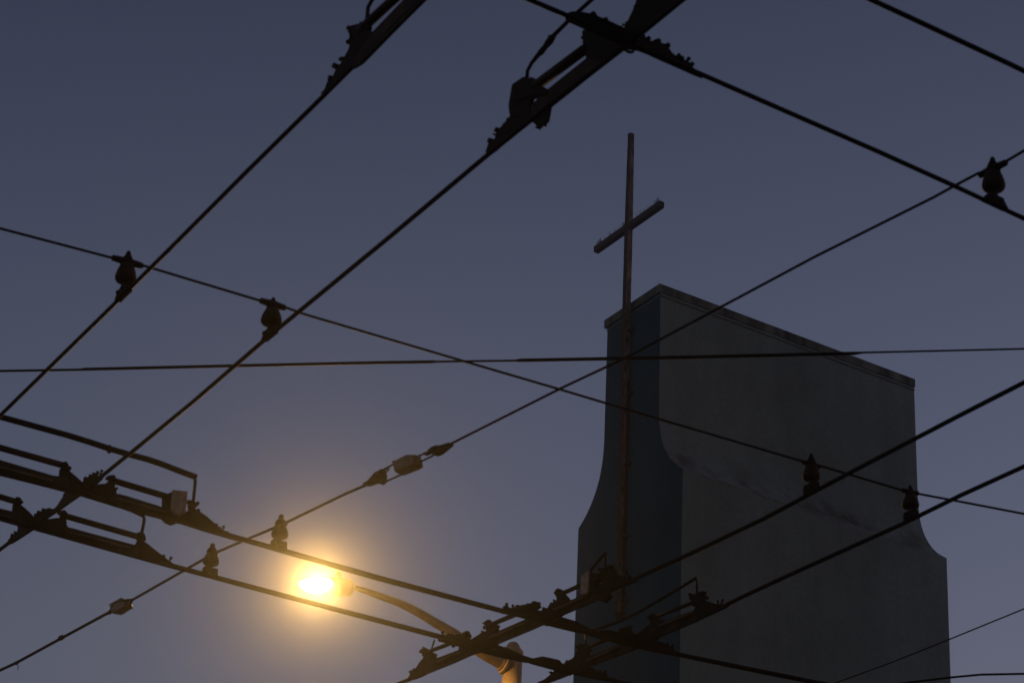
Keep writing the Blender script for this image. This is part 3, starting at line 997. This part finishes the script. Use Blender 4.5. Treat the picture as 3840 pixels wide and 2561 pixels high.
f.slab('clamp_jaw', m_([(820, 460), (900, 440), (1000, 408), (1060, 430), (1100, 500), (1130, 580), (1100, 620), (860, 620), (850, 500)]), 0.013)
f.slab('clamp_base', m_([(780, 890), (1020, 880), (1030, 960), (1000, 1020), (930, 1055), (860, 1050), (800, 1030), (740, 1035)]), 0.014)
nubs(f, m_([(840, 460), (870, 480), (1050, 420), (1090, 500), (1120, 560), (1180, 600), (1020, 960), (940, 1045), (510, 660)]), 7)
f.knob(m_([(985, 470)])[0], 15)
f.bolt(m_([(1370, 640)])[0], m_([(1310, 480)])[0], 6)
f.bolt(m_([(1420, 650)])[0], m_([(1385, 590)])[0], 6)
f.rod(m_([(640, 520), (680, 460), (780, 340), (850, 250), (945, 170)]), 0.0055, 'jumper_rod', M_cable)
f.rod(m_([(940, 165), (938, 260), (930, 460)]), 0.0042, 'jumper_rod', M_strand)
p = f.on(m_([(582, 750)]), 0.013)[0]
bx = Matrix.Rotation(math.radians(24), 3, 'Z') @ f.d
bn = Vector((bx.y, -bx.x, 0))
if bn.dot(CAM - p) < 0:
    bn = -bn
bm = bmesh.new()
outline = [p + bx * a_ + Vector((0, 0, b_)) for a_, b_ in ((-0.016, 0.030), (0.016, 0.046), (0.016, -0.030), (0.010, -0.040), (-0.010, -0.040), (-0.016, -0.034))]
add_slab(bm, outline, bn, 0.030, 0.003, 0)
cb = put('cover_box', bm, M_cover, f.o)
bm = bmesh.new()
add_box(bm, p + bn * 0.0155 + Vector((0, 0, -0.006)), bx * 0.0045, bn * 0.002, Vector((0, 0, 0.010)), 0.001)
o = put('latch', bm, M_beam, cb)
o.matrix_parent_inverse = Matrix.Translation(f.o.location).inverted()
f.beam(y_([(-140, 1085), (0, 1030), (730, 710), (1090, 690), (1085, 838), (780, 972), (60, 1268), (-190, 1372), (-260, 1200)]))
f.rail(y_([(-100, 1130)])[0], y_([(760, 770)])[0])
f.rod(y_([(-200, 895), (0, 810), (480, 615), (640, 545)]), 0.0078)

# --- crossing just in front of the lamp arm (D with E)
n_ = zone(1480, 2300, .25521)
f = Fit('wire_crossing', (1785, 2430), 'brown-lit crossing in front of the lamp arm, left of the pole top', 'wire fitting', XG)
f.plane((1612, 2376), (1962, 2465))
f.slab('ramp_casting', n_([(640, 355), (670, 335), (740, 308), (800, 335), (835, 328), (905, 303), (1000, 300), (1060, 325), (1110, 382), (1240, 392), (1260, 480), (1240, 560), (960, 485), (860, 465), (740, 430), (640, 400)]))
f.bolt(n_([(725, 330)])[0], n_([(703, 272)])[0], 6)
f.bolt(n_([(810, 335)])[0], n_([(788, 305)])[0], 6)
f.knob(n_([(1065, 310)])[0], 13)
f.bolt(n_([(860, 440)])[0], n_([(862, 475)])[0], 7)
f.slab('ramp_casting', n_([(1230, 430), (1500, 458), (1650, 505), (1800, 575), (1885, 625), (1960, 650), (1960, 725), (1870, 708), (1590, 650), (1240, 560)]))
nubs(f, n_([(690, 320), (830, 330), (1110, 350), (1200, 370), (1100, 320), (900, 455), (860, 470)]), 7)
f.plane((1498, 2560), (1860, 2402))
nubs(f, n_([(1320, 145), (1510, 190), (1515, 240), (1300, 270), (1190, 375), (240, 860), (300, 830), (395, 560), (600, 600), (600, 650), (430, 500)]), 6)
f.slab('crossing_block', n_([(960, 490), (1100, 400), (1180, 372), (1250, 368), (1285, 300), (1320, 262), (1400, 268), (1470, 285), (1530, 292), (1530, 440), (1400, 510), (1250, 572), (1180, 585), (1000, 600), (950, 560)]), 0.013)
f.slab('clamp_jaw', n_([(1355, 270), (1345, 190), (1320, 150), (1380, 110), (1440, 140), (1512, 175), (1522, 240), (1480, 268), (1420, 290)]), 0.012)
f.knob(n_([(1382, 132)])[0], 12)
f.rod(n_([(1400, 165), (1560, 95), (1800, -5)]), 0.0072)
f.rod(n_([(500, 560), (560, 535), (800, 445)]), 0.0075)
f.beam(n_([(500, 700), (560, 680), (950, 535), (1190, 480), (1190, 582), (900, 712), (490, 878), (440, 860)]))
f.rail(n_([(540, 745)])[0], n_([(950, 575)])[0])
f.slab('ramp_casting', n_([(195, 950), (225, 915), (240, 875), (290, 832), (330, 790), (370, 720), (430, 650), (560, 655), (575, 740), (505, 868), (400, 925), (280, 972)]))
f.slab('clamp_jaw', n_([(430, 665), (432, 620), (400, 560), (450, 500), (500, 520), (540, 570), (600, 580), (608, 645), (560, 665), (500, 680)]), 0.012)
f.knob(n_([(440, 548)])[0], 12)
f.bolt(n_([(265, 885)])[0], n_([(247, 850)])[0], 6)
f.rod(n_([(588, 380), (565, 450), (540, 535)]), 0.0034, 'jumper_rod', M_strand)

# --- crossing in front of the tower front (C with F)
w_ = zone(2120, 2300, .21268)
v_ = zone(2440, 2140, .16585)
f = Fit('wire_crossing', (2395, 2422), 'black crossing wholly in front of the teal tower front', 'wire fitting', XG)
f.plane((2042, 2327), (2548, 2454))
f.slab('ramp_casting', w_([(430, 320), (500, 320), (620, 295), (760, 285), (900, 330), (1210, 375), (1320, 430), (1300, 615), (940, 535), (560, 425), (400, 385)]))
f.slab('clamp_jaw', w_([(945, 270), (1000, 250), (1060, 260), (1110, 215), (1150, 270), (1200, 350), (1180, 400), (950, 360)]), 0.013)
f.slab('ramp_casting', w_([(1300, 420), (1640, 485), (1720, 510), (1790, 560), (1890, 595), (1925, 660), (1990, 690), (2010, 760), (1850, 728), (1500, 665), (1290, 610)]))
f.bolt(w_([(1780, 590)])[0], w_([(1795, 545)])[0], 7)
f.bolt(w_([(1875, 620)])[0], w_([(1892, 572)])[0], 7)
f.plane((2149, 2519), (2780, 2238))
f.slab('crossing_block', w_([(1190, 400), (1240, 375), (1310, 335), (1400, 340), (1430, 280), (1460, 210), (1500, 190), (1700, 200), (1730, 300), (1640, 440), (1400, 560), (1290, 612), (1180, 600)]), 0.013)
f.slab('clamp_jaw', w_([(1510, 210), (1500, 140), (1475, 70), (1520, 30), (1580, 20), (1620, 80), (1725, 110), (1728, 190), (1660, 215)]), 0.012)
f.knob(w_([(1535, 60)])[0], 13)
f.rod(v_([(80, 1060), (500, 890), (1020, 690)]), 0.0070)
f.beam(v_([(60, 1240), (250, 1170), (960, 905), (1070, 880), (1070, 1130), (500, 1370), (50, 1560), (-200, 1660), (-200, 1360)]))
f.rail(v_([(200, 1240)])[0], v_([(960, 950)])[0])
f.slab('ramp_casting', v_([(985, 880), (1030, 830), (1050, 700), (1200, 665), (1310, 690), (1450, 750), (1620, 755), (1700, 745), (1760, 760), (1740, 815), (1500, 930), (1060, 1132), (1000, 1100)]))
f.slab('clamp_jaw', v_([(900, 530), (1020, 530), (1090, 480), (1160, 460), (1210, 500), (1270, 600), (1215, 665), (1100, 740), (990, 800), (980, 740), (1030, 700), (900, 650)]), 0.013)
f.knob(v_([(1160, 545)])[0], 12)
f.bolt(v_([(1530, 770)])[0], v_([(1508, 690)])[0], 6)
f.bolt(v_([(1600, 760)])[0], v_([(1625, 655)])[0], 6)
f.rod(w_([(370, 610), (560, 525), (780, 435)]), 0.0075)
f.beam(w_([(340, 830), (380, 775), (940, 540), (1260, 500), (1290, 612), (800, 795), (430, 935), (300, 980)]))
f.rail(w_([(380, 830)])[0], w_([(940, 590)])[0])

nubs(f, w_([(1480, 90), (1720, 140), (1725, 190), (1430, 270), (1250, 370), (1140, 240)]) + v_([(905, 540), (905, 640), (990, 780), (1260, 600), (1210, 490)]), 6)
f = Fit('jumper_cable', (2460, 2270), 'thin curved jumper cable in front of the teal tower front, with a hooked end', 'cable', None, ZC + 0.1)
f.plane((2149, 2519), (2780, 2238))
e_ = zone(1800, 2000, .4253)
f.rod(e_([(960, 862), (1060, 830), (1230, 770), (1420, 680), (1600, 575), (1760, 480), (1905, 392)]), 0.0056, 'cable_run', M_cable)
f.rod(e_([(1900, 385), (1910, 430), (1915, 540)]), 0.0042, 'drop_rod', M_strand)

# --- lowest crossing (D with F)
p_ = zone(1900, 2380, .17014)
f = Fit('wire_crossing', (2149, 2519), 'black crossing at the bottom edge, right of the lamp pole top', 'wire fitting', XG)
f.plane((1962, 2465), (2280, 2546))
f.slab('ramp_casting', p_([(520, 535), (560, 520), (780, 470), (900, 495), (1150, 550), (1195, 600), (1215, 650), (1270, 660), (1450, 700), (1460, 855), (1280, 830), (1060, 775), (560, 640), (480, 610)]))
f.slab('ramp_casting', p_([(1440, 700), (1880, 720), (1960, 775), (2010, 825), (2190, 835), (2220, 930), (2290, 960), (2290, 1030), (1900, 965), (1450, 860)]))
f.bolt(p_([(2040, 840)])[0], p_([(2055, 800)])[0], 6)
f.bolt(p_([(2150, 860)])[0], p_([(2172, 810)])[0], 7)
f.plane((2040, 2558), (2395, 2421))
f.slab('crossing_block', p_([(1060, 770), (1240, 665), (1310, 612), (1345, 580), (1420, 590), (1470, 520), (1560, 415), (1820, 415), (1850, 560), (1850, 720), (1430, 855), (1400, 845), (1100, 900), (1050, 860)]), 0.013)
f.slab('ramp_casting', p_([(700, 1045), (940, 945), (975, 880), (1060, 850), (1440, 780), (1430, 858), (1100, 985), (830, 1085), (700, 1120)]), 0.014)
f.slab('clamp_jaw', p_([(1570, 430), (1575, 350), (1545, 280), (1640, 180), (1700, 220), (1740, 260), (1845, 330), (1800, 430)]), 0.012)
f.knob(p_([(1625, 270)])[0], 12)
f.knob(p_([(998, 835)])[0], 6)
nubs(f, p_([(1550, 280), (1740, 240), (1840, 330), (1345, 590), (1410, 590), (1380, 855), (1590, 400)]), 7)
f.rod(p_([(1740, -60), (1740, 250)]), 0.0035, 'jumper_rod', M_strand)

# ------------------------------------------------------------------ street lamp
LD = 17.0
dr = ray(1921, 2500)
pole_xy = CAM + dr * (LD / math.hypot(dr.x, dr.y))
PX, PY = pole_xy.x, pole_xy.y
top = CAM_H + (CAM + ray(1920, 2442) * (LD / math.hypot(*ray(1920, 2442).xy)) - CAM).z
lamp = thing('street_lamp', (PX, PY, 0), 'lit street lamp with a curved arm on a round tan pole', 'street lamp')
bm = bmesh.new()
add_lathe(bm, Vector((PX, PY, 0)), [(0.0, 0), (0.16, 0), (0.16, 0.02), (0.135, 0.03), (0.125, 0.5), (0.105, 0.55), (0.062, top)], 32)
put('pole', bm, M_pole, lamp, smooth=True)
bm = bmesh.new()
add_lathe(bm, Vector((PX, PY, top - 0.03)), [(0.0, -0.0), (0.064, 0.0), (0.067, 0.004), (0.067, 0.030), (0.056, 0.036), (0.050, 0.05), (0.040, 0.072), (0.026, 0.088), (0.012, 0.095), (0.0, 0.097)], 28)
put('pole_cap', bm, M_pole, lamp, smooth=True)
# arm: to the left and a little towards the camera
view = Vector((dr.x, dr.y, 0)).normalized()
leftd = Vector((-view.y, view.x, 0))
ang = math.radians(28)
AD = (leftd * math.cos(ang) - view * math.sin(ang)).normalized()
AN = Vector((AD.y, -AD.x, 0))
PB = Vector((PX, PY, 0))
q = zone(1000, 1850, .4535)
arm_px = q([(1990, 1432), (1930, 1395), (1840, 1350), (1740, 1290), (1640, 1222), (1540, 1150), (1400, 1070), (1300, 1008), (1200, 952), (1100, 905), (1000, 868), (900, 833), (820, 803), (730, 778)])
arm = [at_plane(x, y, PB, AN) for x, y in arm_px]
bm = bmesh.new()
nA = len(arm)
add_tube(bm, arm, [0.041 + (0.0185 - 0.041) * (i / (nA - 1)) ** 0.9 for i in range(nA)], 18)
put('arm', bm, M_pole, lamp, smooth=True)
d0 = (arm[1] - arm[0]).normalized()
bm = bmesh.new()
add_lathe(bm, arm[0] - d0 * 0.02, [(0, 0), (0.05, 0), (0.05, 0.03), (0.062, 0.034), (0.062, 0.05), (0.050, 0.054), (0.047, 0.07), (0, 0.07)], 24, d0)
put('arm_flange', bm, M_pole, lamp, smooth=False)
# head
M_head = mat('lamp_head_paint', (0.10, 0.06, 0.025), 0.5, 0.0, 0.15, 10, 0.05)
q = zone(1100, 2100, .1276)
hj = at_plane(*q([(1760, 800)])[0], PB, AN)
he = at_plane(*q([(170, 610)])[0], PB, AN)
HD = (he - hj)
HL = HD.length
HD.normalize()
HS = HD.cross(Vector((0, 0, 1))).normalized()
HU = HS.cross(HD)
def shell(bm, prof, seg=24, start=0.0, lift=0.0):
    """prof: (t along head 0..1, half width, height up, height down)"""
    rings = []
    for t_, w, hu, hd in prof:
        c = hj + HD * (t_ * HL) + HU * lift
        ring = []
        for k in range(seg):
            a = 2 * math.pi * k / seg
            s, c2 = math.cos(a), math.sin(a)
            ring.append(bm.verts.new(c + HS * w * s + HU * ((hu if c2 > 0 else hd) * c2)))
        rings.append(ring)
    for a, b in zip(rings, rings[1:]):
        for k in range(seg):
            bm.faces.new((a[k], a[(k + 1) % seg], b[(k + 1) % seg], b[k]))
    bm.faces.new(rings[0])
    bm.faces.new(rings[-1])
bm = bmesh.new()
shell(bm, [(0.0, 0.022, 0.020, 0.020), (0.02, 0.040, 0.038, 0.044), (0.08, 0.056, 0.046, 0.060), (0.18, 0.066, 0.052, 0.066), (0.34, 0.074, 0.052, 0.062), (0.40, 0.076, 0.050, 0.030), (0.46, 0.078, 0.038, 0.020), (0.6, 0.080, 0.026, 0.008), (0.8, 0.070, 0.022, 0.008), (0.94, 0.042, 0.020, 0.006), (1.0, 0.014, 0.008, 0.004)])
put('lamp_head', bm, M_head, lamp, smooth=True)
bm = bmesh.new()
cc = hj + HD * (HL * 0.27) + HU * 0.030
add_lathe(bm, cc, [(0.0, 0), (0.023, 0), (0.023, 0.045), (0.018, 0.058), (0.008, 0.065), (0, 0.066)], 20, HU)
put('photocell', bm, M_head, lamp, smooth=True)
M_glow = bpy.data.materials.new('lit_lamp_glass')
M_glow.use_nodes = True
pn = M_glow.node_tree.nodes['Principled BSDF']
pn.inputs['Base Color'].default_value = (0.9, 0.8, 0.6, 1)
pn.inputs['Emission Color'].default_value = (1.0, 0.66, 0.26, 1)
pn.inputs['Emission Strength'].default_value = 120.0
bm = bmesh.new()
shell(bm, [(0.43, 0.02, 0.002, 0.004), (0.46, 0.060, 0.010, 0.024), (0.55, 0.084, 0.018, 0.044), (0.68, 0.087, 0.021, 0.052), (0.82, 0.076, 0.018, 0.042), (0.93, 0.046, 0.010, 0.024), (0.985, 0.012, 0.002, 0.005)], lift=-0.004)
lens = put('lens', bm, M_glow, lamp, smooth=True)
LP = hj + HD * (HL * 0.67) - HU * 0.045 - view * 0.104
ld = bpy.data.lights.new('lamp_bulb', 'SPOT')
ld.energy = 580
ld.color = (1.0, 0.57, 0.15)
ld.shadow_soft_size = 0.03
ld.spot_size = math.radians(176)
ld.spot_blend = 0.4
lo = bpy.data.objects.new('lamp_bulb', ld)
beam_dir = (-HU - view * 0.25 + HD * 0.05).normalized()      # tilted up along the arm, away from the pole
lo.rotation_mode = 'QUATERNION'
lo.rotation_quaternion = beam_dir.to_track_quat('-Z', 'Y')
lo.location = LP - lamp.location
lo.parent = lamp
COL.objects.link(lo)

# ------------------------------------------------------------------ ground
M_asph = mat('worn_asphalt', (0.045, 0.045, 0.047), 0.9, 0, 0.25, 6, 0.2)
M_pave = mat('pale_concrete_paving', (0.22, 0.21, 0.20), 0.9, 0, 0.2, 3, 0.2)
bm = bmesh.new()
add_box(bm, (0, 0, -0.25), Vector((900, 0, 0)), Vector((0, 900, 0)), Vector((0, 0, 0.25)))
structure(put('ground', bm, M_asph))
bm = bmesh.new()
pc = Vector((PX, PY, 0)) + G * 0
add_box(bm, Vector((PX, PY, 0.05)) + B * 0 + view * 24 , leftd * 60, view * 25.0, Vector((0, 0, 0.08)), 0.01)
structure(put('pavement', bm, M_pave))

# ------------------------------------------------------------------ air volume added to stand in for lens glare round the lamp
HZ = bpy.data.materials.new('lens_glare_haze')
HZ.use_nodes = True
hn, hl = HZ.node_tree.nodes, HZ.node_tree.links
hn.remove(hn['Principled BSDF'])
pv = hn.new('ShaderNodeVolumePrincipled')
pv.inputs['Color'].default_value = (0.95, 0.93, 0.9, 1)
pv.inputs['Density'].default_value = 0.0013
pv.inputs['Anisotropy'].default_value = 0.966
pv.inputs['Density'].default_value = 0.0007
pv.inputs['Anisotropy'].default_value = 0.948
pw = hn.new('ShaderNodeVolumePrincipled')      # tighter scattering, for the core of the added glow
pw.inputs['Color'].default_value = (0.95, 0.93, 0.9, 1)
pw.inputs['Density'].default_value = 0.0006
pw.inputs['Anisotropy'].default_value = 0.988
ad = hn.new('ShaderNodeAddShader')
hl.new(pv.outputs[0], ad.inputs[0])
hl.new(pw.outputs[0], ad.inputs[1])
hl.new(ad.outputs[0], hn['Material Output'].inputs['Volume'])
bm = bmesh.new()
add_box(bm, (0, 0, 20), Vector((905, 0, 0)), Vector((0, 905, 0)), Vector((0, 0, 21.5)))
hz = put('glare_haze', bm, HZ)
hz['kind'] = 'stuff'
